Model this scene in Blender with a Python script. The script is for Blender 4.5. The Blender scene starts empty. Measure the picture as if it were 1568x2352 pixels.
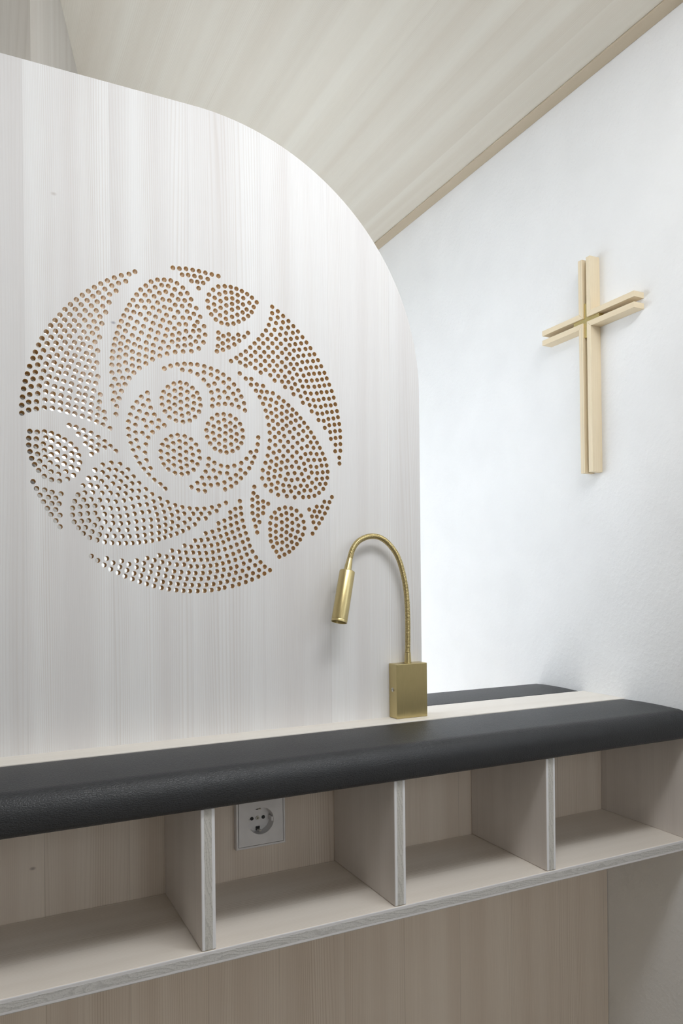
import bpy, bmesh, math
from mathutils import Vector, Matrix
S = bpy.context.scene
C = S.collection

# ------------------------------------------------------------------ helpers
def link(o, parent=None):
    C.objects.link(o)
    if parent is not None:
        o.parent = parent
    return o

def tag(o, label=None, cat=None, group=None, kind=None):
    if label: o['label'] = label
    if cat: o['category'] = cat
    if group: o['group'] = group
    if kind: o['kind'] = kind
    return o

def thing(name, loc, label, cat, group=None, rot=(0, 0, 0)):
    o = bpy.data.objects.new(name, None)
    o.empty_display_size = .05
    o.location = loc
    o.rotation_euler = rot
    link(o)
    return tag(o, label, cat, group)

def obj(name, bm, mats, parent=None, smooth=None, bevel=0, segs=2):
    """bm is in the local space of the parent."""
    bmesh.ops.recalc_face_normals(bm, faces=bm.faces)
    me = bpy.data.meshes.new(name)
    bm.to_mesh(me); bm.free()
    if not isinstance(mats, (list, tuple)):
        mats = [mats]
    for m in mats:
        me.materials.append(m)
    if smooth is not None:
        for p in me.polygons:
            p.use_smooth = True
        me.set_sharp_from_angle(angle=math.radians(smooth))
    o = bpy.data.objects.new(name, me)
    link(o, parent)
    if bevel:
        b = o.modifiers.new('bevel', 'BEVEL')
        b.width = bevel; b.segments = segs; b.limit_method = 'ANGLE'
        b.angle_limit = math.radians(40); b.harden_normals = True
        for p in me.polygons:
            p.use_smooth = True
    return o

def box(bm, x0, x1, y0, y1, z0, z1, mi=0):
    v = [bm.verts.new(p) for p in ((x0,y0,z0),(x1,y0,z0),(x1,y1,z0),(x0,y1,z0),(x0,y0,z1),(x1,y0,z1),(x1,y1,z1),(x0,y1,z1))]
    for f in ((0,1,2,3),(4,5,6,7),(0,1,5,4),(1,2,6,5),(2,3,7,6),(3,0,4,7)):
        bm.faces.new([v[i] for i in f]).material_index = mi
    return bm

def boxes(*bs):
    bm = bmesh.new()
    for b in bs:
        box(bm, *b)
    return bm

def prism(bm, pts, axis, a, b, mi=0):
    """polygon pts (u, v) swept along axis from a to b."""
    def P(u, v, w):
        return {'x': (w, u, v), 'y': (u, w, v), 'z': (u, v, w)}[axis]
    A = [bm.verts.new(P(u, v, a)) for u, v in pts]
    B = [bm.verts.new(P(u, v, b)) for u, v in pts]
    n = len(pts)
    fs = [bm.faces.new(A), bm.faces.new(B)]
    for i in range(n):
        fs.append(bm.faces.new((A[i], A[(i+1) % n], B[(i+1) % n], B[i])))
    for f in fs:
        f.material_index = mi
    return bm

def lathe(bm, prof, p0, p1, n=40, caps=(True, True), mi=0):
    """profile (t along p0->p1 in metres, radius)."""
    p0 = Vector(p0); d = (Vector(p1) - p0).normalized()
    u = d.orthogonal().normalized(); w = d.cross(u)
    rings = []
    for t, r in prof:
        c = p0 + d * t
        rings.append([bm.verts.new(c + (u * math.cos(2*math.pi*k/n) + w * math.sin(2*math.pi*k/n)) * r) for k in range(n)])
    for a, b in zip(rings, rings[1:]):
        for k in range(n):
            bm.faces.new((a[k], a[(k+1) % n], b[(k+1) % n], b[k])).material_index = mi
    if caps[0]: bm.faces.new(rings[0]).material_index = mi
    if caps[1]: bm.faces.new(rings[-1]).material_index = mi
    return bm

def plate(outline, holes, y0, y1, nseg=20):
    """flat board in the XZ plane, y0..y1 thick, with round through holes (x, z, r)."""
    cu = bpy.data.curves.new('tmp', 'CURVE')
    cu.dimensions = '2D'; cu.fill_mode = 'BOTH'; cu.extrude = abs(y1 - y0) / 2
    def spl(pts):
        s = cu.splines.new('POLY'); s.points.add(len(pts) - 1)
        for p, (x, z) in zip(s.points, pts):
            p.co = (x, z, 0, 1)
        s.use_cyclic_u = True
    spl(outline)
    for x, z, r in holes:
        spl([(x + r*math.cos(2*math.pi*k/nseg), z + r*math.sin(2*math.pi*k/nseg)) for k in range(nseg)])
    t = bpy.data.objects.new('tmp', cu); C.objects.link(t)
    dg = bpy.context.evaluated_depsgraph_get(); dg.update()
    me = bpy.data.meshes.new_from_object(t.evaluated_get(dg))
    bpy.data.objects.remove(t); bpy.data.curves.remove(cu)
    bm = bmesh.new(); bm.from_mesh(me); bpy.data.meshes.remove(me)
    ym = (y0 + y1) / 2
    for v in bm.verts:
        x, z, y = v.co
        v.co = (x, ym + y, z)
    bmesh.ops.remove_doubles(bm, verts=bm.verts, dist=1e-6)
    for f in bm.faces:
        f.material_index = 0
    return bm

# ------------------------------------------------------------------ materials
class NT:
    def __init__(s, name):
        s.m = bpy.data.materials.new(name); s.m.use_nodes = True
        s.t = s.m.node_tree; s.b = s.t.nodes['Principled BSDF']
    def n(s, ty, **kw):
        x = s.t.nodes.new(ty)
        for k, v in kw.items(): setattr(x, k, v)
        return x
    def put(s, sock, v):
        if hasattr(v, 'is_output') or isinstance(v, bpy.types.NodeSocket): s.t.links.new(v, sock)
        elif isinstance(v, (tuple, list)) and len(v) == 3 and sock.type == 'RGBA': sock.default_value = (*v, 1)
        else: sock.default_value = v
    def math(s, op, a, b=0.0, c=0.0, clamp=False):
        x = s.n('ShaderNodeMath', operation=op, use_clamp=clamp)
        s.put(x.inputs[0], a); s.put(x.inputs[1], b); s.put(x.inputs[2], c)
        return x.outputs[0]
    def map(s, v, a, b, c, d):
        x = s.n('ShaderNodeMapRange'); 
        for i, q in enumerate((v, a, b, c, d)): s.put(x.inputs[i], q)
        return x.outputs[0]
    def comb(s, x, y, z):
        q = s.n('ShaderNodeCombineXYZ')
        for i, v in enumerate((x, y, z)): s.put(q.inputs[i], v)
        return q.outputs[0]
    def noise(s, vec, scale=1.0, detail=2.0, rough=.5, dim='3D'):
        q = s.n('ShaderNodeTexNoise', noise_dimensions=dim); s.put(q.inputs['Vector'], vec)
        q.inputs['Scale'].default_value = scale; q.inputs['Detail'].default_value = detail; q.inputs['Roughness'].default_value = rough
        return q.outputs[0]
    def mix(s, f, a, b, mode='MIX'):
        q = s.n('ShaderNodeMix', data_type='RGBA', blend_type=mode)
        s.put(q.inputs[0], f); s.put(q.inputs[6], a); s.put(q.inputs[7], b)
        return q.outputs[2]
    def ramp(s, f, stops):
        q = s.n('ShaderNodeValToRGB'); e = q.color_ramp.elements
        while len(e) < len(stops): e.new(.5)
        for el, (p, v) in zip(e, stops):
            el.position = p; el.color = (v, v, v, 1) if not isinstance(v, tuple) else (*v, 1)
        s.put(q.inputs[0], f)
        return q.outputs[0]
    def bump(s, h, strength, dist):
        q = s.n('ShaderNodeBump'); q.inputs['Strength'].default_value = strength; q.inputs['Distance'].default_value = dist
        s.put(q.inputs['Height'], h); s.t.links.new(q.outputs[0], s.b.inputs['Normal'])
    def obco(s):
        return s.n('ShaderNodeTexCoord').outputs['Object']
    def sep(s, v):
        q = s.n('ShaderNodeSeparateXYZ'); s.put(q.inputs[0], v); return q.outputs

def wood(name, along, across, light, dark, late, bw=.115, f0=210, f1=430, str_=.35, rough=.55, seed=0.0, streak=1.0, seam=.12, knots=()):
    k = NT(name)
    co = k.sep(k.obco())
    ax = {'x': 0, 'y': 1, 'z': 2}
    th = ({'x', 'y', 'z'} - {along, across}).pop()
    A = co[ax[along]]
    Cc = k.math('MULTIPLY_ADD', co[ax[th]], .35, co[ax[across]])
    cb = k.math('ADD', k.math('DIVIDE', Cc, bw), seed)
    bd = k.math('FLOOR', cb); fr = k.math('FRACT', cb)
    wn = k.n('ShaderNodeTexWhiteNoise', noise_dimensions='1D'); k.put(wn.inputs['W'], k.math('ADD', bd, seed * 1.7 + .37))
    rnd = wn.outputs['Value']
    freq = k.map(rnd, 0, 1, f0, f1)
    def n2(cs, as_, off, detail):
        """2D grain noise: cs across, as_ along, shifted per board"""
        y = k.math('MULTIPLY_ADD', A, as_, k.math('MULTIPLY_ADD', rnd, 41.0, off))
        return k.noise(k.comb(k.math('MULTIPLY', Cc, cs), y, 0.0), 1, detail, .5, '2D')
    n1 = n2(16.0, .7, 0.0, 1)
    n0 = n2(60.0, 1.2, 13.0, 1)
    q = k.math('MULTIPLY_ADD', Cc, freq, k.math('MULTIPLY_ADD', n1, 9.0, k.math('MULTIPLY', n0, 1.6)))
    w = k.math('FRACT', q)
    lt = k.ramp(w, ((0, .25), (.12, 0), (.55, .12), (.86, 1), (1, .25)))
    amp = k.map(n2(17.0, .5, 29.0, 1), .35, .65, .2, 1)
    amp = k.math('MULTIPLY', amp, k.map(n0, .3, .7, .6, 1.1))
    fib = n2(1500.0, 22.0, 3.0, 1)
    br = k.map(n2(22.0, .45, 57.0, 2), .3, .7, 0, 1)
    col = k.mix(k.math('MULTIPLY', br, streak, clamp=True), light, dark)
    col = k.mix(k.math('MULTIPLY', k.math('MULTIPLY', lt, amp), str_, clamp=True), col, late)
    g = k.math('MULTIPLY', k.map(rnd, 0, 1, .975, 1.015), k.map(fib, .2, .8, .975, 1.02))
    sm = k.map(k.math('ABSOLUTE', k.math('SUBTRACT', fr, .5)), .4965, .4995, 1, 1 - seam)
    g = k.math('MULTIPLY', g, sm)
    vm = k.n('ShaderNodeVectorMath', operation='SCALE'); k.put(vm.inputs[0], col); k.put(vm.inputs['Scale'], g)
    col = vm.outputs[0]
    for (a0, c0, r, kc) in knots:
        dx = k.math('DIVIDE', k.math('SUBTRACT', co[ax[across]], c0), r * 1.7)
        dz = k.math('DIVIDE', k.math('SUBTRACT', A, a0), r)
        dd = k.math('SQRT', k.math('ADD', k.math('MULTIPLY', dx, dx), k.math('MULTIPLY', dz, dz)))
        col = k.mix(k.map(dd, .2, 1.0, .75, 0), col, kc)
    k.t.links.new(col, k.b.inputs['Base Color'])
    k.b.inputs['Roughness'].default_value = rough
    k.b.inputs['Specular IOR Level'].default_value = .3
    return k.m

def ply_edge(name, tax, t0, t1, lax, light, core):
    """edge of a three-layer board: smooth outer layers, rough end-grain core between them."""
    k = NT(name); co = k.sep(k.obco()); ax = {'x': 0, 'y': 1, 'z': 2}
    u = k.map(co[ax[tax]], t0, t1, 0, 1)
    L = co[ax[lax]]
    wob = k.math('MULTIPLY', k.math('SUBTRACT', k.noise(k.math('MULTIPLY', L, 18.0), 1, 2), .5), .12)
    d = k.math('ABSOLUTE', k.math('SUBTRACT', k.math('ADD', u, wob), .5))
    core_m = k.map(d, .25, .28, 1, 0)
    n = k.noise(k.comb(k.math('MULTIPLY', L, 14.0), k.math('MULTIPLY', u, .9), 0.0), 1, 2)
    ph = k.math('MULTIPLY_ADD', n, 7.0, k.math('MULTIPLY_ADD', u, 3.5, k.math('MULTIPLY', L, 30.0)))
    arc = k.ramp(k.math('FRACT', ph), ((0, 0), (.5, .1), (.85, 1), (1, 0)))
    gr = k.noise(k.comb(k.math('MULTIPLY', L, 420.0), k.math('MULTIPLY', u, 9.0), 0.0), 1, 3, .7)
    cc = k.mix(k.math('MULTIPLY', arc, .5), core, tuple(c * .62 for c in core))
    cc = k.mix(k.map(gr, .52, .68, 0, .55), cc, tuple(c * .55 for c in core))
    col = k.mix(core_m, light, cc)
    k.t.links.new(col, k.b.inputs['Base Color'])
    k.b.inputs['Roughness'].default_value = .6; k.b.inputs['Specular IOR Level'].default_value = .25
    k.bump(k.math('MULTIPLY', core_m, k.math('SUBTRACT', gr, k.math('MULTIPLY', arc, .4))), .5, .0006)
    return k.m

def plain(name, col, rough=.5, metal=0.0, spec=.5):
    k = NT(name)
    tone = k.map(k.noise(k.obco(), 60, 1), .3, .7, .97, 1.03)
    vm = k.n('ShaderNodeVectorMath', operation='SCALE'); vm.inputs[0].default_value = col; k.put(vm.inputs['Scale'], tone)
    k.t.links.new(vm.outputs[0], k.b.inputs['Base Color'])
    k.b.inputs['Roughness'].default_value = rough; k.b.inputs['Metallic'].default_value = metal
    k.b.inputs['Specular IOR Level'].default_value = spec
    return k.m

def plaster(name, col, sc=1.0, rough_surface=True):
    k = NT(name); co = k.obco()
    n1 = k.noise(co, 7, 2, .6); n2 = k.noise(co, 95 * sc, 3, .6)
    tone = k.map(n1, .3, .7, .975, 1.015)
    vm = k.n('ShaderNodeVectorMath', operation='SCALE'); vm.inputs[0].default_value = col; k.put(vm.inputs['Scale'], tone)
    k.t.links.new(vm.outputs[0], k.b.inputs['Base Color'])
    k.b.inputs['Roughness'].default_value = .85; k.b.inputs['Specular IOR Level'].default_value = .2
    if rough_surface: k.bump(k.map(n2, .42, .78, 0, 1), .35, .0012)
    return k.m

def leather(name):
    k = NT(name); co = k.obco()
    wv = k.n('ShaderNodeVectorMath', operation='ADD')
    k.put(wv.inputs[0], co)
    nz = k.n('ShaderNodeTexNoise'); nz.inputs['Scale'].default_value = 130; k.put(nz.inputs['Vector'], co)
    sc = k.n('ShaderNodeVectorMath', operation='SCALE'); k.put(sc.inputs[0], nz.outputs['Color']); sc.inputs['Scale'].default_value = .004
    k.put(wv.inputs[1], sc.outputs[0])
    vo = k.n('ShaderNodeTexVoronoi', feature='DISTANCE_TO_EDGE'); vo.inputs['Scale'].default_value = 330
    st = k.n('ShaderNodeVectorMath', operation='MULTIPLY'); k.put(st.inputs[0], wv.outputs[0]); st.inputs[1].default_value = (.75, 1, 1.25)
    k.put(vo.inputs['Vector'], st.outputs[0])
    h = k.map(vo.outputs['Distance'], 0, .22, 0, 1)
    big = k.noise(co, 25, 3)
    tone = k.map(big, .3, .7, .9, 1.1)
    vm = k.n('ShaderNodeVectorMath', operation='SCALE'); vm.inputs[0].default_value = (.020, .0215, .0245); k.put(vm.inputs['Scale'], tone)
    k.t.links.new(vm.outputs[0], k.b.inputs['Base Color'])
    k.b.inputs['Roughness'].default_value = .46; k.b.inputs['Specular IOR Level'].default_value = .5
    k.bump(k.math('ADD', h, k.math('MULTIPLY', k.noise(co, 900, 2), .5)), .32, .0007)
    return k.m

def brass(name, col=(.58, .48, .245), rough=.33, axis='z'):
    k = NT(name); co = k.sep(k.obco())
    sc = {'x': (60, 2500, 2500), 'y': (2500, 60, 2500), 'z': (2500, 2500, 60)}[axis]
    n = k.noise(k.comb(*[k.math('MULTIPLY', co[i], float(sc[i])) for i in range(3)]), 1, 3)
    vm = k.n('ShaderNodeVectorMath', operation='SCALE'); vm.inputs[0].default_value = col; k.put(vm.inputs['Scale'], k.map(n, .3, .7, .93, 1.06))
    k.t.links.new(vm.outputs[0], k.b.inputs['Base Color'])
    k.b.inputs['Metallic'].default_value = 1
    k.t.links.new(k.map(n, .3, .7, rough - .05, rough + .07), k.b.inputs['Roughness'])
    k.bump(n, .08, .0002)
    return k.m

def glass(name):
    k = NT(name); t = k.t
    tr = k.n('ShaderNodeBsdfTransparent'); tr.inputs[0].default_value = (.97, .98, .98, 1)
    gl = k.n('ShaderNodeBsdfGlossy'); gl.inputs['Roughness'].default_value = .02
    mx = k.n('ShaderNodeMixShader'); mx.inputs[0].default_value = .05
    t.links.new(tr.outputs[0], mx.inputs[1]); t.links.new(gl.outputs[0], mx.inputs[2])
    t.links.new(mx.outputs[0], t.nodes['Material Output'].inputs[0])
    return k.m

def frosted(name):
    k = NT(name); t = k.t
    tl = k.n('ShaderNodeBsdfTranslucent'); tl.inputs[0].default_value = (.92, .95, .98, 1)
    gl = k.n('ShaderNodeBsdfGlossy'); gl.inputs['Roughness'].default_value = .3
    mx = k.n('ShaderNodeMixShader'); mx.inputs[0].default_value = .06
    t.links.new(tl.outputs[0], mx.inputs[1]); t.links.new(gl.outputs[0], mx.inputs[2])
    t.links.new(mx.outputs[0], t.nodes['Material Output'].inputs[0])
    return k.m

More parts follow.
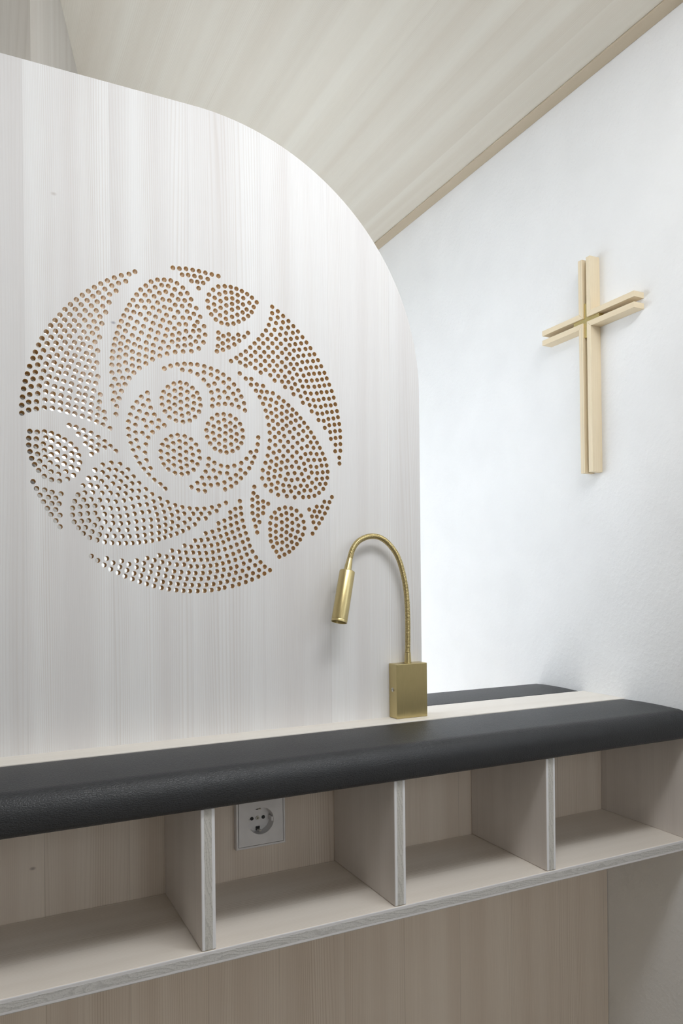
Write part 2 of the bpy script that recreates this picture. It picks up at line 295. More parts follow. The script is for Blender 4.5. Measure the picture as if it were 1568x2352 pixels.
WIN2 = (.05, 1.05, -.25, .95)
WIN4 = (-.35, .6, .15, .93)
WIN3 = (1.95, 2.9, -.75, .45)
HR = .00355
WORLD = .8
P_REAR, P_FRONT, P_SIDE, P_TOP, P_UPFILL, P_RIGHT, P_T1 = 5.3, 6.6, 6.5, 9.6, 5.6, 3.2, 0.35
EXPO = 0.12
def EXTRA():
    P_TOP and area('ceiling light', (.52, .38, ZC - .03), (.44, .80, -.2), .8, .3, P_TOP, (.96, .98, 1))
    if P_UPFILL: area('added upward fill', (.72, 2.0, ZF + .12), (.72, 1.9, 1), .7, .7, P_UPFILL, (.95, .975, 1))  # unseen fill added near the floor to brighten the ceiling, no real lamp
    if P_T1: area('ceiling light near screen', (.52, .72, ZC - .05), (.16, 1.11, .20), .22, .22, P_T1, (.96, .98, 1))
HOLES = '''
2197,4501 2111,4452 2002,4415 2064,4340 1904,4364 1963,4297 1806,4305 1867,4244 1926,4178 1714,4247 1771,4179 1835,4114 1627,4181 1684,4114 1747,4048 1827,3999 
1542,4113 1605,4051 1663,3981 1739,3928 1461,4043 1526,3979 1582,3911 1648,3852 1779,3850 1381,3968 1444,3907 1498,3832 1567,3776 1699,3774 1301,3888 1365,3830 
1424,3755 1491,3694 1618,3693 1724,3680 1228,3807 1292,3745 1352,3669 1414,3607 1548,3611 1655,3597 1160,3720 1223,3659 1286,3588 1348,3522 1479,3526 1593,3524 
1690,3481 1097,3635 1161,3572 1221,3507 1284,3439 1427,3433 1526,3439 1626,3403 1038,3555 1101,3485 1163,3413 1225,3347 1351,3360 1465,3350 1564,3320 1662,3285 
980,3459 1042,3393 1105,3321 1168,3251 1300,3281 1406,3268 1510,3227 1599,3211 924,3362 989,3299 1057,3224 1119,3151 1246,3192 1354,3176 1454,3148 1545,3119 
1650,3110 880,3264 941,3197 1014,3121 1079,3047 1204,3097 1306,3092 1401,3058 1503,3028 1605,3027 836,3160 899,3092 974,3016 1043,2947 1166,3005 1268,3004 
1361,2960 1462,2931 1564,2928 1661,2915 806,3072 865,2989 941,2913 1011,2843 1136,2913 1233,2914 1335,2870 1428,2837 1533,2830 1631,2815 762,2956 833,2884 
906,2808 979,2746 1105,2820 1202,2800 1305,2774 732,2850 804,2788 704,2744 2428,4394 2523,4436 2622,4453 2719,4458 2813,4433 2900,4381 2967,4309 3024,4227 
3101,4105 3160,3984 3220,3849 3235,3721 3208,3603 3134,3501 3020,3445 2894,3425 2774,3402 2653,3361 2546,3317 2437,3253 2351,4321 2486,4320 2583,4368 2681,4370 
2777,4336 2866,4283 2926,4195 3005,4132 3064,4012 3118,3899 3144,3776 3137,3677 3089,3599 3012,3542 2918,3518 2817,3494 2677,3461 2556,3425 2446,3358 2341,3281 
2340,3180 2276,4250 2406,4253 2643,4281 2738,4243 2827,4196 2887,4103 2962,4034 3001,3939 3071,3834 3052,3751 3007,3657 2919,3618 2823,3592 2729,3550 2599,3528 
2452,3462 2352,3385 2243,3300 2242,3202 2246,3104 2218,4169 2338,4181 2548,4245 2470,4184 2697,4156 2782,4105 2823,4006 2896,3930 2939,3837 2942,3735 2839,3690 
2736,3649 2632,3624 2493,3555 2348,3487 2260,3408 2149,3330 2147,3223 2146,3125 2167,3026 2165,4082 2284,4090 2393,4101 2598,4161 2521,4098 2621,4047 2710,4028 
2765,3916 2839,3826 2768,3752 2659,3721 2523,3655 2390,3582 2179,3437 2067,3378 2055,3271 2049,3157 2074,3049 2115,4002 2224,3997 2333,3999 2452,4014 2544,3979 
2650,3935 2698,3827 2556,3759 2419,3685 2281,3622 2238,3522 2090,3471 2076,3923 2174,3908 2267,3890 2395,3921 2489,3885 2595,3851 2452,3786 2313,3721 2150,3566 
2032,3836 2128,3813 2221,3770 2348,3825 2181,3673 2015,3521 1984,3424 1976,3331 1959,3225 1957,3111 1961,3018 1996,3751 2089,3712 2052,3617 1936,3569 1910,3480 
1892,3392 1874,3297 1861,3201 1856,3102 1856,2991 1965,3662 1896,2902 2008,2929 2098,2939 1948,2824 2039,2842 2753,4655 2850,4660 2951,4673 3052,4674 3150,4672 
3248,4664 3348,4657 3452,4648 2891,4574 2983,4586 3079,4587 3174,4584 3284,4576 3032,4504 3122,4504 3213,4506 3141,4413 3367,4425 3450,4489 3552,4510 3647,4514 
3302,4341 3465,4376 3558,4417 3658,4429 3278,4241 3390,4307 3483,4271 3574,4324 3670,4341 3291,4141 3379,4203 3482,4168 3574,4219 3665,4256 3334,4045 3399,4111 
3473,4051 3566,4109 3664,4167 3405,3977 3492,3938 3564,4010 3663,4056 3590,3930 3685,3954 3444,3782 3522,3740 3607,3777 3683,3725 3443,3689 3595,3681 3510,3627 
3433,3574 3602,3578 3416,3493 3511,3528 2610,3137 2704,3187 2807,3219 2914,3242 3010,3249 3111,3251 3217,3239 3322,3217 3422,3187 3515,3146 3605,3088 2880,3149 
3003,3142 3111,3106 3211,3147 3321,3123 3422,3078 3518,3027 3207,3033 3281,2956 3374,2993 2751,2927 2845,2953 2941,2940 3640,3369 3738,4501 3826,4478 3912,4446 
3991,4403 4068,4342 3757,4406 3848,4374 3946,4314 4018,4261 3758,4306 3843,4274 3901,4205 3983,4176 3760,4208 3835,4149 3924,4107 3750,4099 3850,4048 3769,3998 
3761,3791 3858,3773 3919,3842 3776,3703 3696,3633 4327,4310 4421,4254 4511,4192 4602,4124 4686,4055 4765,3980 4843,3899 4912,3823 4982,3739 5051,3650 5114,3561 
5171,3468 5227,3368 5268,3280 5312,3182 4325,4210 4418,4155 4507,4092 4595,4019 4675,3946 4745,3874 4818,3796 4894,3715 4963,3629 5026,3534 5084,3442 5137,3349 
5183,3253 5224,3160 4300,4114 4388,4061 4478,3992 4560,3923 4641,3845 4716,3769 4785,3689 4857,3605 4925,3516 4988,3428 5041,3331 5095,3234 4268,4015 4363,3953 
4455,3887 4547,3816 4618,3743 4692,3664 4764,3582 4834,3496 4899,3404 4949,3313 5000,3217 4218,3921 4307,3865 4389,3811 4469,3745 4550,3671 4616,3600 4683,3528 
4742,3451 4805,3368 4855,3280 4903,3197 4157,3839 4243,3789 4324,3732 4403,3673 4485,3601 4564,3521 4632,3440 4687,3368 4739,3283 4793,3191 4093,3765 4171,3713 
4253,3654 4333,3591 4412,3526 4482,3452 4544,3384 4609,3303 4663,3213 4706,3126 4027,3693 4102,3633 4185,3575 4258,3515 4333,3452 4400,3388 4469,3313 4532,3228 
4591,3147 3956,3619 4035,3557 4124,3499 4196,3436 4273,3375 4347,3301 4417,3225 4480,3144 3880,3547 3967,3491 4045,3424 4126,3365 4203,3298 4282,3224 4355,3148 
3801,3485 3878,3426 3954,3369 4034,3306 4122,3247 3726,3428 3785,3364 3875,3324 3779,3195 3876,3125 3967,3128 3960,3038 4056,3053 3684,3014 683,2639 778,2681 
881,2699 668,2525 758,2569 861,2593 964,2630 1080,2713 1179,2692 657,2413 745,2464 843,2479 952,2513 1060,2609 1164,2594 1285,2674 1408,2743 1506,2731 
1604,2707 1692,2660 656,2304 744,2355 840,2378 944,2404 1055,2512 1155,2495 1270,2573 1403,2647 1489,2633 1585,2603 1681,2556 1049,2408 1153,2396 1257,2476 
1372,2550 1470,2538 1572,2505 1666,2456 1743,2415 1250,2377 1360,2451 1460,2435 1555,2404 1653,2364 1754,2315 1344,2357 1446,2333 1546,2304 1640,2266 1725,2230 
1822,2187 1853,2797 1892,2704 1987,2740 1870,2590 1952,2630 1917,2512 1906,2396 756,2064 850,2061 942,2072 1033,2057 1123,2022 1205,1980 1288,1928 741,1967 
837,1966 958,1990 1039,1959 1124,1911 1207,1859 1354,1859 740,1875 832,1859 926,1902 1022,1864 1109,1804 1297,1795 1391,1771 755,1786 852,1758 938,1812 
1029,1764 1205,1747 1303,1697 1403,1675 775,1695 877,1662 950,1719 1013,1647 1107,1698 1197,1645 1291,1603 1379,1579 812,1611 939,1582 1107,1594 1216,1535 
1319,1491 863,1532 1022,1523 1121,1493 1238,1431 934,1454 1028,1412 1132,1399 1268,2187 1359,2167 1462,2133 1562,2100 1657,2049 1747,1993 1825,1931 1900,1865 
1390,2074 1488,2040 1570,1988 1658,1940 1745,1904 1484,1947 1557,1896 1638,1854 1566,1803 790,1374 1714,1657 1833,1692 1956,1681 1610,1580 1711,1549 1801,1594 
1895,1590 1982,1553 2066,1609 834,1282 938,1266 1033,1240 1150,1222 876,1191 985,1167 1080,1160 921,1102 1029,1083 1124,1082 970,1013 1078,998 1016,929 
1134,922 1079,845 1133,761 1521,1458 1615,1466 1698,1422 1778,1483 1883,1493 1852,1396 1962,1434 2047,1486 2144,1511 2121,1411 2032,1363 1937,1331 1443,1347 
1545,1360 1638,1341 1760,1340 1374,1216 1466,1249 1572,1259 1701,1254 1817,1259 1917,1235 2026,1260 2117,1305 1330,1124 1452,1149 1551,1160 1668,1154 1776,1151 
1886,1136 2001,1159 2104,1185 1301,1027 1401,1050 1498,1062 1603,1069 1706,1047 1816,1040 1920,1034 2022,1047 2130,1074 1299,930 1400,944 1502,958 1601,967 
1734,955 1837,926 1941,928 2047,944 2152,971 1321,834 1419,847 1516,858 1647,879 1739,845 1847,829 1957,825 2063,836 2173,859 1376,751 1471,760 1595,794 
1687,757 1801,734 1923,733 2049,735 2180,753 1441,674 1560,702 1661,662 1759,642 1865,643 1977,640 2077,641 2189,649 1527,616 1627,583 1730,556 1831,547 
1929,542 2024,543 2117,546 2212,557 1547,354 1633,293 1757,320 1721,227 1845,258 1967,286 1812,169 1940,200 2068,239 2178,289 1914,117 2040,151 2175,195 
2010,66 2140,105 2115,23 2218,-16 2237,71 3751,2928 3801,2837 3843,2739 3857,2630 3597,2953 3671,2869 3717,2777 3756,2674 3425,2895 3531,2880 3586,2794 
3646,2699 3324,2856 3449,2792 3537,2699 3344,2748 3432,2682 3335,2647 2661,2868 3031,2892 2597,2787 2762,2824 2856,2864 3102,2824 2952,2824 2681,2748 2852,2772 
3043,2764 2569,2695 2769,2715 2950,2715 3139,2737 2671,2650 2852,2664 3053,2665 2573,2595 2760,2613 2946,2612 3152,2641 2686,2550 2851,2558 3036,2569 2612,2500 
2769,2491 2964,2502 3128,2544 2680,2419 2868,2460 3064,2458 2774,2378 2881,2368 2985,2396 3412,2521 3514,2538 3619,2527 3329,2457 3707,2480 3266,2372 3430,2408 
3522,2450 3619,2410 3775,2410 3353,2337 3543,2355 3697,2358 3239,2270 3447,2303 3623,2296 3813,2315 3341,2236 3539,2248 3719,2248 3252,2169 3443,2198 3632,2198 
3820,2208 3363,2138 3532,2139 3710,2151 3295,2074 3437,2077 3628,2084 3793,2115 3369,2001 3529,2038 3734,2036 3457,1967 3552,1955 3649,1982 2702,2137 2798,2163 
2905,2152 2626,2077 3001,2113 2568,2002 2731,2038 2825,2073 2917,2042 3077,2040 2651,1978 2830,1973 3001,1980 2543,1904 2736,1924 2923,1919 3119,1943 2644,1870 
2830,1866 3025,1883 2547,1803 2736,1814 2922,1811 3131,1839 2657,1767 2829,1770 3014,1781 2585,1712 2736,1709 2931,1716 3094,1744 2652,1643 2844,1673 3033,1659 
2750,1596 2851,1582 2946,1605 2359,2751 2271,2682 2371,2641 2205,2599 2297,2559 2403,2534 2147,2512 2241,2469 2347,2437 2456,2438 2110,2409 2202,2365 2301,2345 
2416,2318 2522,2359 2082,2305 2180,2263 2338,2248 2508,2250 2601,2294 2080,2198 2180,2153 2279,2153 2426,2178 2086,2097 2191,2042 2362,2091 2112,1993 2223,1934 
2328,1990 2142,1891 2185,1795 2313,1868 2233,1708 2332,1759 2293,1629 2389,1644 2365,1550 2443,1477 2532,1418 2605,1353 3272,1840 3359,1783 3462,1745 3568,1734 
3675,1758 3789,1806 3874,1877 3259,1738 3345,1666 3445,1635 3558,1634 3700,1613 3775,1697 3852,1649 3219,1641 3162,1545 3274,1549 3377,1556 3609,1551 3781,1571 
3089,1463 3195,1443 3300,1438 3409,1458 3514,1492 3702,1496 3621,1436 2998,1397 3101,1355 3206,1344 3523,1386 4038,2009 4061,2115 4071,2224 4005,1911 3965,1822 
3917,1733 3943,1983 4160,3040 4041,2953 4132,2948 4224,2952 4324,2942 4102,2859 4195,2844 4293,2838 4381,2797 4423,2886 4505,2834 4157,2759 4271,2741 4372,2691 
4477,2742 4586,2776 4199,2657 4295,2627 4382,2581 4467,2632 4558,2673 4657,2713 4227,2552 4317,2505 4403,2458 4476,2521 4555,2569 4639,2619 4726,2655 4249,2433 
4334,2382 4419,2322 4486,2390 4551,2447 4626,2501 4710,2544 4794,2588 4263,2313 4349,2252 4510,2276 4603,2350 4684,2407 4776,2463 4856,2518 4265,2189 4356,2123 
4440,2194 4575,2189 4664,2265 4757,2327 4841,2384 4918,2445 4251,2070 4326,2001 4424,2034 4500,2111 4651,2113 4738,2186 4826,2239 4909,2300 4976,2373 4225,1947 
4377,1915 4490,1959 4572,2040 4722,2034 4810,2105 4906,2143 4970,2211 5030,2293 4187,1832 4284,1862 4368,1810 4460,1856 4561,1888 4645,1961 4792,1951 4873,2015 
4968,2032 5018,2126 5082,2214 4140,1714 4256,1761 4344,1714 4444,1745 4538,1779 4637,1800 4710,1878 4757,1787 4847,1858 4922,1920 5026,1929 5074,2026 5131,2132 
4130,1587 4230,1672 4239,1578 4333,1618 4432,1638 4566,1679 4681,1698 4806,1688 4869,1760 4965,1820 5068,1816 5130,1935 5179,2043 5219,1954 4183,1475 4286,1495 
4390,1531 4526,1588 4629,1581 4732,1602 4841,1590 4927,1641 4981,1722 5081,1720 5159,1846 5249,1854 5179,1737 5269,1751 5260,1651 5168,1633 5065,1619 4985,1558 
4899,1500 4785,1500 4687,1466 4584,1486 4484,1494 4369,1439 4275,1393 4491,1402 4616,1403 4847,1425 4957,1431 5046,1480 5126,1543 5228,1553 5186,1465 4532,3061 
4645,3057 4758,3033 4837,3102 4937,3106 5045,3120 5133,3140 4677,2963 4800,2938 4880,3006 4981,3003 5087,3017 5169,3043 5265,3057 5356,3081 4839,2841 4920,2908 
5026,2900 5121,2912 5210,2940 5306,2950 5392,2978 4957,2815 5056,2802 5157,2804 5243,2835 5337,2845 5419,2869 4992,2716 5092,2688 5183,2694 5266,2725 5357,2739 
5449,2761 5113,2586 5206,2579 5291,2617 5382,2634 5466,2661 5224,2468 5306,2515 5399,2533 5488,2551 5320,2405 5410,2426 5500,2442 5332,2294 5418,2314 5505,2334 
5416,2204 5505,2221 5408,2095 5504,2111 5483,1995 5485,1898 3998,1446 3534,1180 3426,1130 3311,1102 3384,1049 3193,1078 3273,1012 3078,1071 3141,1000 3212,932 
2965,1075 3020,997 3099,917 2855,1089 2883,995 2965,914 3042,836 2748,1115 2780,1019 2795,920 2886,858 2946,779 2635,1157 2664,1061 2694,966 2698,865 2785,804 
2857,733 2522,1207 2546,1107 2578,1010 2597,916 2598,820 2683,765 2765,694 2409,1265 2427,1160 2446,1065 2474,973 2489,886 2504,792 2596,724 2673,662 2318,1334 
2311,1218 2330,1112 2361,1006 2385,891 2389,791 2499,700 2584,632 2224,1419 2218,1306 2201,1206 2225,1102 2258,994 2276,880 2282,766 2393,684 2497,606 2292,666 
2399,584 2303,568 3759,1215 3683,1091 3771,1110 3601,1034 3690,977 3779,1018 3506,904 3602,944 3702,872 3797,914 3411,861 3513,798 3609,838 3725,778 3820,815 
3209,705 3313,731 3416,762 3537,700 3630,731 3758,681 3850,719 3042,593 3138,600 3241,614 3344,636 3444,662 3567,619 3666,641 3797,581 2882,514 2981,498 
3087,500 3187,511 3294,522 3393,541 3482,573 3604,500 3700,540 3829,479 2692,439 2797,423 2899,411 3010,412 3107,403 3211,405 3315,420 3408,443 3507,467 
3642,396 3735,437 2504,368 2611,349 2706,335 2815,320 2923,309 3025,301 3130,304 3229,304 3323,318 3424,336 3539,364 3673,304 3771,339 3862,387 2329,326 
2434,297 2547,268 2652,249 2764,231 2873,232 2973,205 3070,202 3172,203 3277,214 3376,228 3472,250 3569,272 3695,201 3809,247 2280,252 2392,214 2499,182 
2608,157 2724,132 2830,120 2940,110 3047,103 3158,104 3271,113 3382,130 3488,153 3598,175 3679,107 3787,136 2269,157 2373,123 2484,93 2590,65 2700,47 2807,32 
2911,19 3022,13 3130,12 3242,22 3355,38 3464,55 3572,77 3647,-2 3750,23 3854,56 2342,38 2446,5 2552,-23 2665,-44 2775,-59 2881,-68 2989,-78 3097,-81 3211,-75 
3324,-65 3433,-47 3539,-28 3624,-99 3730,-72 3840,-40 2319,-50 2424,-80 2535,-109 2642,-131 2752,-147 2860,-158 2959,-166 3075,-167 3185,-164 3294,-156 
3408,-140 3497,-121 3882,623 3911,524 3955,436 3914,293 4015,344 3996,219 4087,267 3890,173 4062,143 4157,197 3960,96 4150,89 4244,142 3944,-2 4050,44 
3983,1346 4047,1291 3964,1246 4054,1198 4140,1222 4225,1189 3963,1142 4057,1097 4146,1131 3963,1034 4053,999 4138,1040 3987,929 4076,898 4013,827 4037,734 
4753,1381 5109,1399 4395,1337 4543,1322 4678,1310 4825,1318 4926,1326 5027,1348 4411,1113 4511,1140 4616,1130 4709,1095 4337,1054 4787,1018 4277,977 4446,1015 
4532,1052 4629,1023 4829,922 4361,959 4542,950 4710,960 4255,882 4453,903 4633,898 4843,817 4353,849 4541,844 4738,859 4253,785 4452,793 4632,791 4812,715 
4349,750 4530,745 4726,758 4255,690 4441,687 4602,699 4766,632 4350,651 4530,638 4688,665 4266,598 4369,569 4458,584 4620,591 4709,559 4302,511 4444,473 
4540,526 4645,494 4356,436 4575,436 4494,390 4404,353 5341,1339 5295,1252 5203,1257 5259,1154 5163,1173 5065,1172 4931,1122 5024,1094 5115,1090 5210,1067 
4979,1011 5065,1009 5158,982 5004,917 5104,902 5045,821 4986,733'''
PW_L, PW_D, PW_LATE = (.795, .795, .80), (.72, .705, .705), (.60, .55, .515)
M_panel = wood('whitewashed spruce upright', 'z', 'x', PW_L, PW_D, PW_LATE, f0=170, f1=480, str_=.62,
               knots=((.3715, .1882, .0026, (.22, .21, .26)), (.5398, .1093, .003, (.55, .51, .49))))
M_back = wood('whitewashed spruce upright back', 'z', 'x', (.80, .72, .63), (.72, .63, .54), (.55, .45, .36), f0=230, f1=480, str_=.75, seed=.55, seam=.3, knots=((.7065, -.2264, .003, (.30, .24, .21)),))
M_shelf = wood('whitewashed spruce lengthwise', 'x', 'y', (.86, .795, .72), (.79, .72, .64), (.58, .49, .40), f0=240, f1=460, str_=.5, seed=.3)
M_rail = wood('pale spruce rail', 'x', 'y', (.83, .795, .745), (.78, .74, .68), (.66, .59, .51), bw=.2, f0=180, f1=260, str_=.4, seed=.4)
M_div = wood('whitewashed spruce divider', 'z', 'y', (.76, .71, .67), (.70, .65, .61), (.53, .48, .44), f0=260, f1=480, str_=.35, seed=.8)
M_ceil = wood('oiled spruce ceiling', 'y', 'x', (.72, .685, .605), (.665, .615, .53), (.53, .46, .365), bw=.14, f0=260, f1=520, str_=.42, seed=.15, seam=.05, rough=.6)
M_trim = wood('spruce trim', 'y', 'x', (.55, .465, .35), (.50, .42, .31), (.42, .34, .24), bw=.5, f0=300, f1=500, str_=.3)
M_wallwood = wood('spruce wall boards', 'z', 'y', (.52, .50, .46), (.46, .43, .39), (.33, .29, .25), bw=.13, f0=170, f1=300, str_=.5, seed=.2)
M_crossz = wood('maple upright', 'z', 'y', (.83, .72, .53), (.79, .67, .48), (.72, .57, .37), bw=.5, f0=500, f1=700, str_=.3, streak=.8)
M_crossy = wood('maple crosswise', 'y', 'z', (.83, .72, .53), (.79, .67, .48), (.72, .57, .37), bw=.5, f0=500, f1=700, str_=.3, streak=.8, seed=.3)
M_raw = wood('raw drilled wood', 'z', 'x', (.74, .525, .23), (.68, .47, .195), (.58, .39, .15), bw=.3, f0=400, f1=700, str_=.4)
M_plaster = plaster('white plaster', (.86, .865, .87))
M_plaster2 = plaster('white plaster far', (.82, .82, .81), 1.0, False)
M_leather = leather('charcoal leather')
M_brass = brass('brushed brass')
M_brassx = brass('polished brass', (.74, .62, .30), .22, 'y')
M_white = plain('white plastic', (.76, .745, .745), .35)
M_black = plain('dark gap', (.02, .02, .02), .6)
M_metal = plain('nickel', (.62, .60, .55), .28, 1.0)
M_lens = plain('lamp lens', (.55, .56, .55), .15)
M_floor = wood('pale floor boards', 'x', 'y', (.44, .385, .32), (.39, .335, .27), (.30, .25, .19), bw=.16, f0=250, f1=420, str_=.4, seam=.5)
M_glass = glass('window glass')
M_frost = frosted('frosted glass')
M_frame = plain('window frame white', (.75, .75, .74), .4)

XW, XL, YB, YF, ZF, ZC = 1.135, -.52, 3.0, -1.55, -1.1, 1.013
YP, YR = 1.1145, 1.1335           # front and rear of the screen and back panel
ZP = -.2366                        # top of the rail
T = .019

# ------------------------------------------------------------------ room
def struct(name, bm, m, **k):
    return tag(obj(name, bm, m, **k), kind='structure')
struct('floor', boxes((XL-.1, XW+.1, YF-.1, YB+.1, ZF-.1, ZF)), M_floor)
struct('ceiling', boxes((XL-.1, XW+.1, YF-.1, YB+.1, ZC, ZC+.1)), M_ceil)
RY0, RY1, RZ0, RZ1 = WIN4
struct('wall_right', boxes((XW, XW+.1, YF-.1, RY0, ZF, ZC), (XW, XW+.1, RY1, YB+.1, ZF, ZC), (XW, XW+.1, RY0, RY1, ZF, RZ0), (XW, XW+.1, RY0, RY1, RZ1, ZC)), M_plaster)
fr = .04
w4 = struct('window_4', boxes((XW+.02, XW+.08, RY0, RY1, RZ0, RZ0+fr), (XW+.02, XW+.08, RY0, RY1, RZ1-fr, RZ1), (XW+.02, XW+.08, RY0, RY0+fr, RZ0+fr, RZ1-fr), (XW+.02, XW+.08, RY1-fr, RY1, RZ0+fr, RZ1-fr)), M_frame)
obj('pane', boxes((XW+.045, XW+.05, RY0+fr, RY1-fr, RZ0+fr, RZ1-fr)), M_glass, w4)
struct('wall_back', boxes((XL, XW, YB, YB+.1, ZF, ZC)), M_plaster2)
struct('trim_1', boxes((1.1035, XW, YF, YB, 1.0087, ZC)), M_trim, bevel=.0015)
struct('wall_left', boxes((XL-.1, XL, YF-.1, YR, ZF, ZC)), M_wallwood)
# front wall behind the viewer, with an unseen window opening for fill light
FX0, FX1, FZ0, FZ1 = WIN2
struct('wall_front', boxes((XL, FX0, YF-.1, YF, ZF, ZC), (FX1, XW, YF-.1, YF, ZF, ZC), (FX0, FX1, YF-.1, YF, ZF, FZ0), (FX0, FX1, YF-.1, YF, FZ1, ZC)), M_plaster)

# oblique boarded wall behind the screen, with a window; built along a local y axis
P0 = Vector((.1488 - .278*(1.3835-1.150), 1.150, 0)); P1 = Vector((.2785, 1.850, 0))
LW = (P1 - P0).length
ang = -math.atan2(P1.x - P0.x, P1.y - P0.y)
def at_oblique(o):
    o.location = P0; o.rotation_euler = (0, 0, ang); return o
W0, W1, WZ0, WZ1 = .06, LW - .03, .17, .55
at_oblique(struct('wall_rear', boxes((-.05, 0, 0, LW, ZF, WZ0), (-.05, 0, 0, LW, WZ1, ZC), (-.05, 0, 0, W0, WZ0, WZ1), (-.05, 0, W1, LW, WZ0, WZ1)), M_wallwood))
fr = .022
w1 = at_oblique(struct('window_1', boxes((-.04, -.0005, W0, W1, WZ0, WZ0+fr), (-.04, -.0005, W0, W1, WZ1-fr, WZ1), (-.04, -.0005, W0, W0+fr, WZ0+fr, WZ1-fr), (-.04, -.0005, W1-fr, W1, WZ0+fr, WZ1-fr)), M_frame))
obj('pane', boxes((-.006, -.002, W0+fr, W1-fr, WZ0+fr, WZ1-fr)), M_frost, w1)
SY0, SY1, SZ0, SZ1 = WIN3
struct('wall_side', boxes((P1.x-.1, P1.x, P1.y, SY0, ZF, ZC), (P1.x-.1, P1.x, SY1, YB, ZF, ZC), (P1.x-.1, P1.x, SY0, SY1, ZF, SZ0), (P1.x-.1, P1.x, SY0, SY1, SZ1, ZC)), M_plaster2)
fr = .05
w3 = struct('window_3', boxes((P1.x-.08, P1.x-.02, SY0, SY1, SZ0, SZ0+fr), (P1.x-.08, P1.x-.02, SY0, SY1, SZ1-fr, SZ1), (P1.x-.08, P1.x-.02, SY0, SY0+fr, SZ0+fr, SZ1-fr), (P1.x-.08, P1.x-.02, SY1-fr, SY1, SZ0+fr, SZ1-fr)), M_frame)
obj('pane', boxes((P1.x-.055, P1.x-.05, SY0+fr, SY1-fr, SZ0+fr, SZ1-fr)), M_glass, w3)
fr = .05
w2 = struct('window_2', boxes((FX0, FX1, YF-.08, YF-.02, FZ0, FZ0+fr), (FX0, FX1, YF-.08, YF-.02, FZ1-fr, FZ1), (FX0, FX0+fr, YF-.08, YF-.02, FZ0+fr, FZ1-fr), (FX1-fr, FX1, YF-.08, YF-.02, FZ0+fr, FZ1-fr)), M_frame)
obj('pane', boxes((FX0+fr, FX1-fr, YF-.055, YF-.05, FZ0+fr, FZ1-fr)), M_glass, w2)

# ------------------------------------------------------------------ perforated screen
R = .396; cx, cz = .7042 - R, .7162 - R
out = [(XL+.001, ZP), (.7042, ZP)]
out += [(cx + R*math.cos(a), cz + R*math.sin(a)) for a in [math.pi/2*i/64 for i in range(65)]]
out += [(XL+.001, .7162)]
hl = [tuple(float(v)/1e4 for v in p.split(',')) for p in HOLES.split()]
bm = plate(out, [(x, z, HR) for x, z in hl], YP, YR, 20)
for f in bm.faces:                                   # drilled walls are raw wood
    f.normal_update()
    if abs(f.normal.y) < .5:
        c = f.calc_center_median()
        rim = c.z > .7160 or c.x > .703 or c.z < ZP+.001 or c.x < XL+.01 or (c.x > cx and c.z > cz and abs(math.hypot(c.x-cx, c.z-cz)-R) < .004)
        f.material_index = 2 if rim else 1
M_rim = plain('screen edge', (.80, .74, .68), .5)
scr = obj('screen_panel', bm, [M_panel, M_raw, M_rim], smooth=40)
tag(scr, 'tall whitewashed wooden screen with rounded corner and drilled round flower pattern', 'screen')

# ------------------------------------------------------------------ shelf unit under the rail
YS, ZS, XI = .916, -.4625, 1.1205                    # front edge, shelf top, inner face of the side board
su = thing('shelf_unit', (0.3, 1.02, ZF), 'whitewashed wooden shelf unit with open compartments below the black cushion', 'shelf')
o3 = Vector((0.3, 1.02, ZF))
def local(bm):
    bmesh.ops.translate(bm, verts=bm.verts, vec=-o3); return bm
obj('back_panel', local(plate([(XL+.001, ZF+.001), (XW-.001, ZF+.001), (XW-.001, ZP-T), (XL+.001, ZP-T)], [(.4016, -.3745, .0235)], YP, YR, 40)), M_back, su)
M_ply = ply_edge('three layer board edge', 'z', ZS-T-o3.z, ZS-o3.z, 'x', (.70, .69, .70), (.60, .59, .575))
def edge_front(o, y):
    """front faces get the layered-edge material in slot 1"""
    for p in o.data.polygons:
        c = p.center
        if abs(c.y - (y - o3.y)) < 1e-4 and abs(p.normal.y) > .9:
            p.material_index = 1
    return o
edge_front(obj('shelf_board', local(boxes((XL+.001, XW-.001, YS, YP, ZS-T, ZS))), [M_shelf, M_ply], su, bevel=.0018), YS)
ZT = -.2857
for i, x0 in enumerate((-.0227, .2541, .5314, .8062)):
    m = ply_edge('divider edge', 'x', x0-o3.x, x0+.0185-o3.x, 'z', (.78, .78, .80), (.60, .585, .55))
    edge_front(obj('divider', local(boxes((x0, x0+.0185, YS+.0005, YP, ZS, ZT))), [M_div, m], su, bevel=.0018), YS+.0005)
obj('side_board', local(boxes((XI, XW-.001, YS+.0005, YP, ZS, ZT))), M_div, su, bevel=.001)
obj('side_board', local(boxes((XL+.001, XL+T, YS+.0005, YP, ZS, ZT))), M_div, su, bevel=.001)
obj('top_rail', local(boxes((XL+.001, XW-.001, 1.0645, 1.175, ZP-T, ZP))), M_rail, su, bevel=.0012)
obj('rear_ledge', local(boxes((XL+.12, XW-.001, YR, 1.32, ZT-T, ZT))), M_shelf, su)

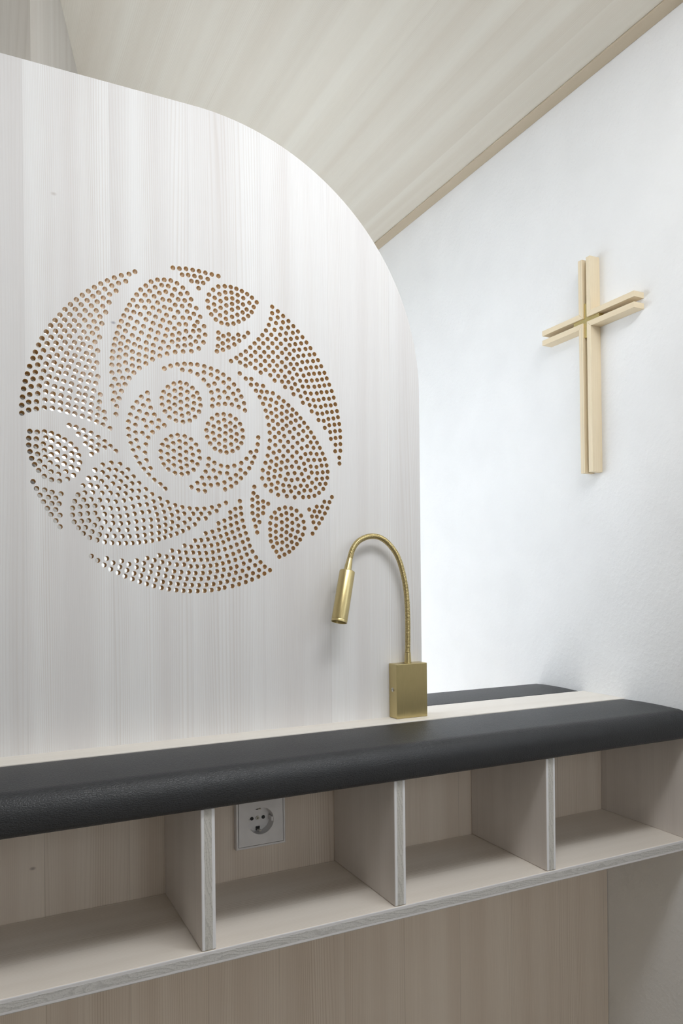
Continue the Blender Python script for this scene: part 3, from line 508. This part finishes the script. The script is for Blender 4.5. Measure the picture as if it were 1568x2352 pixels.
# ------------------------------------------------------------------ cushions
def cushion(name, yA, yB, front, label, x0, x1):
    """upholstered board; front side (front = -1 or 1) rolls over in a wide curve"""
    zt, zb, r = -.2372, -.2856, .026
    L = yB - yA
    prof = [(0, zb), (0, zt - .004), (.0015, zt - .0012), (.005, zt)]
    for i in range(1, 14):
        t = i / 14; prof.append((.005 + t * (L - r - .005), zt + .0016*math.sin(math.pi*t)))
    for i in range(0, 13):
        a = math.pi/2 * i/12; prof.append((L - r + r*math.sin(a), zt - r + r*math.cos(a)))
    for i in range(1, 7):
        a = math.pi/2 * i/6; rr = .009
        prof.append((L - rr + rr*math.cos(a), zb + rr - rr*math.sin(a)))
    bm = bmesh.new(); rings = []
    ends = [(0, .010), (.0015, .005), (.005, .0018), (.011, 0)]
    N = 70
    xs = [(x0 + d, s) for d, s in ends] + [(x0 + .011 + (x1-x0-.022)*i/N, 0) for i in range(1, N)] + [(x1 - d, s) for d, s in reversed(ends)]
    cu, cz_ = L/2, (zt+zb)/2
    for x, s in xs:
        ring = []
        for u, z in prof:
            uu = cu + (u - cu) * (1 - s/(L/2)); zz = zb + (z - zb) * (1 - s/(zt-zb))
            y = yA + uu if front > 0 else yB - uu
            ring.append(bm.verts.new((x, y, zz)))
        rings.append(ring)
    n = len(prof)
    for a, b in zip(rings, rings[1:]):
        for i in range(n):
            bm.faces.new((a[i], a[(i+1) % n], b[(i+1) % n], b[i]))
    bm.faces.new(rings[0]); bm.faces.new(rings[-1])
    org = Vector(((x0+x1)/2, (yA+yB)/2, zb))
    bmesh.ops.translate(bm, verts=bm.verts, vec=-org)
    o = obj(name, bm, M_leather, smooth=50); o.location = org
    return tag(o, label, 'cushion', 'black leather armrest cushions')
cushion('armrest_cushion', .9085, 1.064, -1, 'long charcoal leather cushion in front of the screen, above the open compartments', XL+.001, XW-.0005)
cushion('armrest_cushion', 1.1755, 1.3285, 1, 'charcoal leather cushion on the far side of the screen, behind the pale rail', XL+.13, XW-.0005)

# ------------------------------------------------------------------ reading lamp
LX, LY = .6682, 1.1015
lamp = thing('reading_lamp', (LX, LY, ZP), 'brushed brass gooseneck reading lamp standing on the rail before the screen', 'lamp')
o4 = Vector((LX, LY, ZP))
def lb(bm):
    bmesh.ops.translate(bm, verts=bm.verts, vec=-o4); return bm
bx = obj('base_box', lb(boxes((.6382, .6986, 1.0888, 1.1142, ZP+.0002, -.1450))), M_brass, lamp, bevel=.0009, segs=3)
sc = bmesh.new()
lathe(sc, [(0, .0036), (.0008, .0036), (.0014, .0030), (.0014, .0016), (.0004, .0014)], (.6382, 1.1015, -.1885), (.60, 1.1015, -.1885), 24)
obj('screw', lb(sc), M_metal, bx, smooth=30)
path = [(0.6680,1.1015,-0.1270),(0.6687,1.1015,-0.0976),(0.6685,1.1013,-0.0594),(0.6658,1.1008,-0.0224),(0.6593,1.1001,0.0083),(0.6493,1.0994,0.0353),(0.6343,1.0987,0.0547),(0.6174,1.0980,0.0665),(0.6005,1.0972,0.0698),(0.5849,1.0962,0.0671),(0.5709,1.0950,0.0597),(0.5606,1.0934,0.0477),(0.5540,1.0911,0.0322)]
def crom(P, n):
    P = [Vector(p) for p in P]; P = [P[0]*2 - P[1]] + P + [P[-1]*2 - P[-2]]; out = []
    for i in range(1, len(P)-2):
        a, b, c, d = P[i-1:i+3]
        for k in range(n):
            t = k/n
            out.append(.5*((2*b) + (c-a)*t + (2*a-5*b+4*c-d)*t*t + (3*b-a-3*c+d)*t**3))
    return out + [P[-2]]
fine = crom(path, 40)
def tube(bm, pts, rad, n):
    dist = 0; rings = []; nrm = Vector((0, 1, 0))
    for i, p in enumerate(pts):
        if i: dist += (p - pts[i-1]).length
        tg = (pts[min(i+1, len(pts)-1)] - pts[max(i-1, 0)]).normalized()
        nrm = (nrm - tg*nrm.dot(tg)).normalized(); bi = tg.cross(nrm); r = rad(dist)
        rings.append([bm.verts.new(p + (nrm*math.cos(2*math.pi*k/n) + bi*math.sin(2*math.pi*k/n))*r) for k in range(n)])
    for a, b in zip(rings, rings[1:]):
        for k in range(n):
            bm.faces.new((a[k], a[(k+1) % n], b[(k+1) % n], b[k]))
    bm.faces.new(rings[0]); bm.faces.new(rings[-1])
    return bm
def resample(pts, step):
    acc = [pts[0]]; need = step
    for a, b in zip(pts, pts[1:]):
        seg = (b - a).length; pos = 0.0
        while seg - pos >= need:
            pos += need; acc.append(a.lerp(b, pos/seg)); need = step
        need -= seg - pos
    return acc + [pts[-1]]
PITCH = .00205
rs = resample(fine, PITCH/6)
obj('gooseneck', lb(tube(bmesh.new(), rs, lambda d: .0046 - .00075*(1 - min(1, 1.9*math.sin(math.pi*((d/PITCH) % 1)))) , 20)), M_brass, lamp, smooth=80)
cl = bmesh.new(); lathe(cl, [(0, .0060), (.0165, .0052), (.0180, .0050)], (.6682, 1.1015, -.1450), (.6682, 1.1015, .1), 32)
obj('collar', lb(cl), M_brass, lamp, smooth=40)
HT = Vector((.5472, 1.0868, .0124)); HB = Vector((.5246, 1.0730, -.0692)); hd = (HB - HT).normalized()
ST = Vector(path[-1])
sl = bmesh.new(); lathe(sl, [(0, .0045), (.004, .0050), (.012, .0058), ((HT-ST).length+.002, .0064)], ST, HT, 32)
obj('sleeve', lb(sl), M_brass, lamp, smooth=40)
LEN = (HB - HT).length
h = bmesh.new()
lathe(h, [(0, .0062), (0, .0110), (.0007, .0121), (.0018, .0126), (LEN-.0045, .0129), (LEN-.0042, .0126), (LEN-.0036, .0129), (LEN, .0129), (LEN, .0117), (LEN-.006, .0112)], HT, HB, 48, caps=(True, False))
hh = obj('lamp_head', lb(h), M_brass, lamp, smooth=35)
ln = bmesh.new(); lathe(ln, [(LEN-.0062, .0114), (LEN-.0052, .0112)], HT, HB, 32)
obj('lens', lb(ln), M_lens, hh)

# ------------------------------------------------------------------ wall cross
cr = thing('wall_cross', (XW, 1.1347, .513), 'pale wooden cross of four mitred corner pieces with brass centre, hung on white wall', 'cross', rot=(-.0065, 0, 0))
def corner(sy, sz, zl):
    gy, gz, b = .0053, .0047, .0110
    y1, z1 = .125, zl
    e = .0001
    vert = [(gy, gz+e), (gy, z1), (gy+b, z1), (gy+b, gz+b+e)]
    hor = [(gy+e, gz), (y1, gz), (y1, gz+b), (gy+b+e, gz+b)]
    bm = bmesh.new()
    prism(bm, [(sy*y, sz*z) for y, z in vert], 'x', -.026, 0, 0)
    prism(bm, [(sy*y, sz*z) for y, z in hor], 'x', -.026, 0, 1)
    o = obj('corner_piece', bm, [M_crossz, M_crossy], cr, bevel=.0006)
for sy, sz, zl in ((1, 1, .124), (-1, 1, .124), (1, -1, .306), (-1, -1, .306)):
    corner(sy, sz, zl)
bm = bmesh.new()
a, g1, g2 = .0345, .0051, .0045
prism(bm, [(a, g2), (g1, g2), (g1, a), (-g1, a), (-g1, g2), (-a, g2), (-a, -g2), (-g1, -g2), (-g1, -a), (g1, -a), (g1, -g2), (a, -g2)], 'x', -.0225, -.008)
tag(obj('connector', bm, M_brassx, cr, bevel=.0004), 'brass cross plate joining the wooden corner pieces')

# ------------------------------------------------------------------ socket outlet
OX, OZ = .4016, -.3745
ot = thing('wall_outlet', (OX, YP, OZ), 'white square power socket on the back of the compartment below the screen', 'socket')
def sq(h): return [(-h, -h), (h, -h), (h, h), (-h, h)]
def frame_bm(o, i, y0, y1):
    bm = bmesh.new()
    box(bm, -o, o, y0, y1, i, o); box(bm, -o, o, y0, y1, -o, -i); box(bm, -o, -i, y0, y1, -i, i); box(bm, i, o, y0, y1, -i, i)
    return bm
bm = bmesh.new()
def ring_loop(bm, half, y): return [bm.verts.new((x, y, z)) for x, z in sq(half)]
lv = [ring_loop(bm, h_, y_) for h_, y_ in ((.0403, -.0002), (.0405, -.0090), (.0401, -.0105), (.0393, -.0110), (.0370, -.0110), (.0370, -.0030), (.0225, -.0030))]
for a_, b_ in zip(lv, lv[1:]):
    for i in range(4):
        bm.faces.new((a_[i], a_[(i+1) % 4], b_[(i+1) % 4], b_[i]))
bm.faces.ensure_lookup_table()
for f_ in bm.faces[-4:]: f_.material_index = 1
obj('cover_frame', bm, [M_white, M_black], ot, bevel=.0003)
obj('insert', plate(sq(.0362), [(0, 0, .0207)], -.0111, -.0040, 64), M_white, ot, smooth=40)
well = bmesh.new()
lathe(well, [(0, .0207), (.0165, .0200), (.0168, .0005)], (0, -.0108, 0), (0, 1, 0), 56, caps=(False, True))
wl = obj('socket_well', well, M_white, ot, smooth=35)
yw = -.0108 + .0165
for s in (-1, 1):
    p = bmesh.new(); lathe(p, [(0, .0029), (.0006, .0027)], (s*.0095, yw - .0004, 0), (s*.0095, -1, 0), 24)
    obj('pin_hole', p, M_black, wl)
    c_ = bmesh.new()
    box(c_, -.0022, .0022, yw - .0125, yw - .0006, s*.0168 - .0009, s*.0168 + .0009)
    obj('earth_clip', c_, M_metal, wl, bevel=.0005)
    g = bmesh.new(); box(g, s*.0190 - .0017, s*.0190 + .0017, yw - .0155, yw - .0006, -.0034, .0034)
    obj('guide', g, M_white, wl, bevel=.0004)
    g = bmesh.new(); box(g, -.0034, .0034, yw - .0006, yw - .0003, s*.0160 - .003, s*.0160 + .003)
    obj('slot', g, M_black, wl)
p = bmesh.new(); lathe(p, [(0, .0031), (.0009, .0030), (.0012, .0026)], (0, yw - .0003, 0), (0, -1, 0), 28)
box(p, -.0018, .0018, yw-.0017, yw-.0014, -.0004, .0004, 1); box(p, -.0004, .0004, yw-.0017, yw-.0014, -.0018, .0018, 1)
obj('screw', p, [M_metal, M_black], wl)

# ------------------------------------------------------------------ light
wd = bpy.data.worlds.new('World'); S.world = wd; wd.use_nodes = True
bg = wd.node_tree.nodes['Background']; bg.inputs[0].default_value = (.80, .89, 1, 1); bg.inputs[1].default_value = WORLD
def area(name, loc, target, sx, sy, power, col):
    l = bpy.data.lights.new(name, 'AREA'); l.shape = 'RECTANGLE'; l.size = sx; l.size_y = sy; l.energy = power; l.color = col
    o = bpy.data.objects.new(name, l); C.objects.link(o); o.location = loc
    o.rotation_euler = (Vector(target) - Vector(loc)).to_track_quat('-Z', 'Y').to_euler()
    return o
nrm = Vector((math.cos(ang), math.sin(ang), 0))
wc = P0 + (P1 - P0).normalized() * (W0 + W1)/2 + Vector((0, 0, (WZ0 + WZ1)/2))
P_REAR and area('daylight rear window', wc - nrm*.06, wc + nrm, W1 - W0, WZ1 - WZ0, P_REAR, (.95, .975, 1))
scn = Vector((P1.x - .14, (SY0+SY1)/2, (SZ0+SZ1)/2))
P_SIDE and area('daylight side window', scn, scn + Vector((1, 0, 0)), SY1-SY0, SZ1-SZ0, P_SIDE, (.93, .965, 1))
fc = Vector(((FX0+FX1)/2, YF - .14, (FZ0+FZ1)/2))
P_FRONT and area('front window fill', fc, fc + Vector((0, 1, -.0)), FX1-FX0, FZ1-FZ0, P_FRONT, (1, .97, .93))  # added as weak warm fill through the unseen window behind the viewer
rcn = Vector((XW + .12, (RY0+RY1)/2, (RZ0+RZ1)/2))
if P_RIGHT: area('daylight right window', rcn, rcn + Vector((-1, 0, 0)), RY1-RY0, RZ1-RZ0, P_RIGHT, (.97, .985, 1))
EXTRA()

# ------------------------------------------------------------------ camera
cam = bpy.data.cameras.new('camera'); co_ = bpy.data.objects.new('camera', cam); C.objects.link(co_)
cam.sensor_fit = 'AUTO'; cam.sensor_width = 36; cam.lens = 36*1728.4/2352
cam.shift_y = (1328.8 - 1176)/2352; cam.clip_start = .01
yaw, roll = .4585, .01005
fwd = Vector((math.sin(yaw), math.cos(yaw), 0)); rt = Vector((math.cos(yaw), -math.sin(yaw), 0)); up = Vector((0, 0, 1))
r2 = rt*math.cos(roll) - up*math.sin(roll); u2 = up*math.cos(roll) + rt*math.sin(roll)
co_.matrix_world = Matrix((( r2.x, u2.x, -fwd.x, 0), (r2.y, u2.y, -fwd.y, 0), (r2.z, u2.z, -fwd.z, 0), (0, 0, 0, 1)))
S.camera = co_
S.view_settings.view_transform = 'Standard'; S.view_settings.look = 'None'
S.view_settings.exposure = EXPO; S.view_settings.gamma = 1
S.view_settings.use_curve_mapping = False
S.cycles.max_bounces = 6; S.cycles.diffuse_bounces = 5; S.cycles.glossy_bounces = 3; S.cycles.transparent_max_bounces = 8
S.cycles.adaptive_threshold = .08; S.cycles.adaptive_min_samples = 16
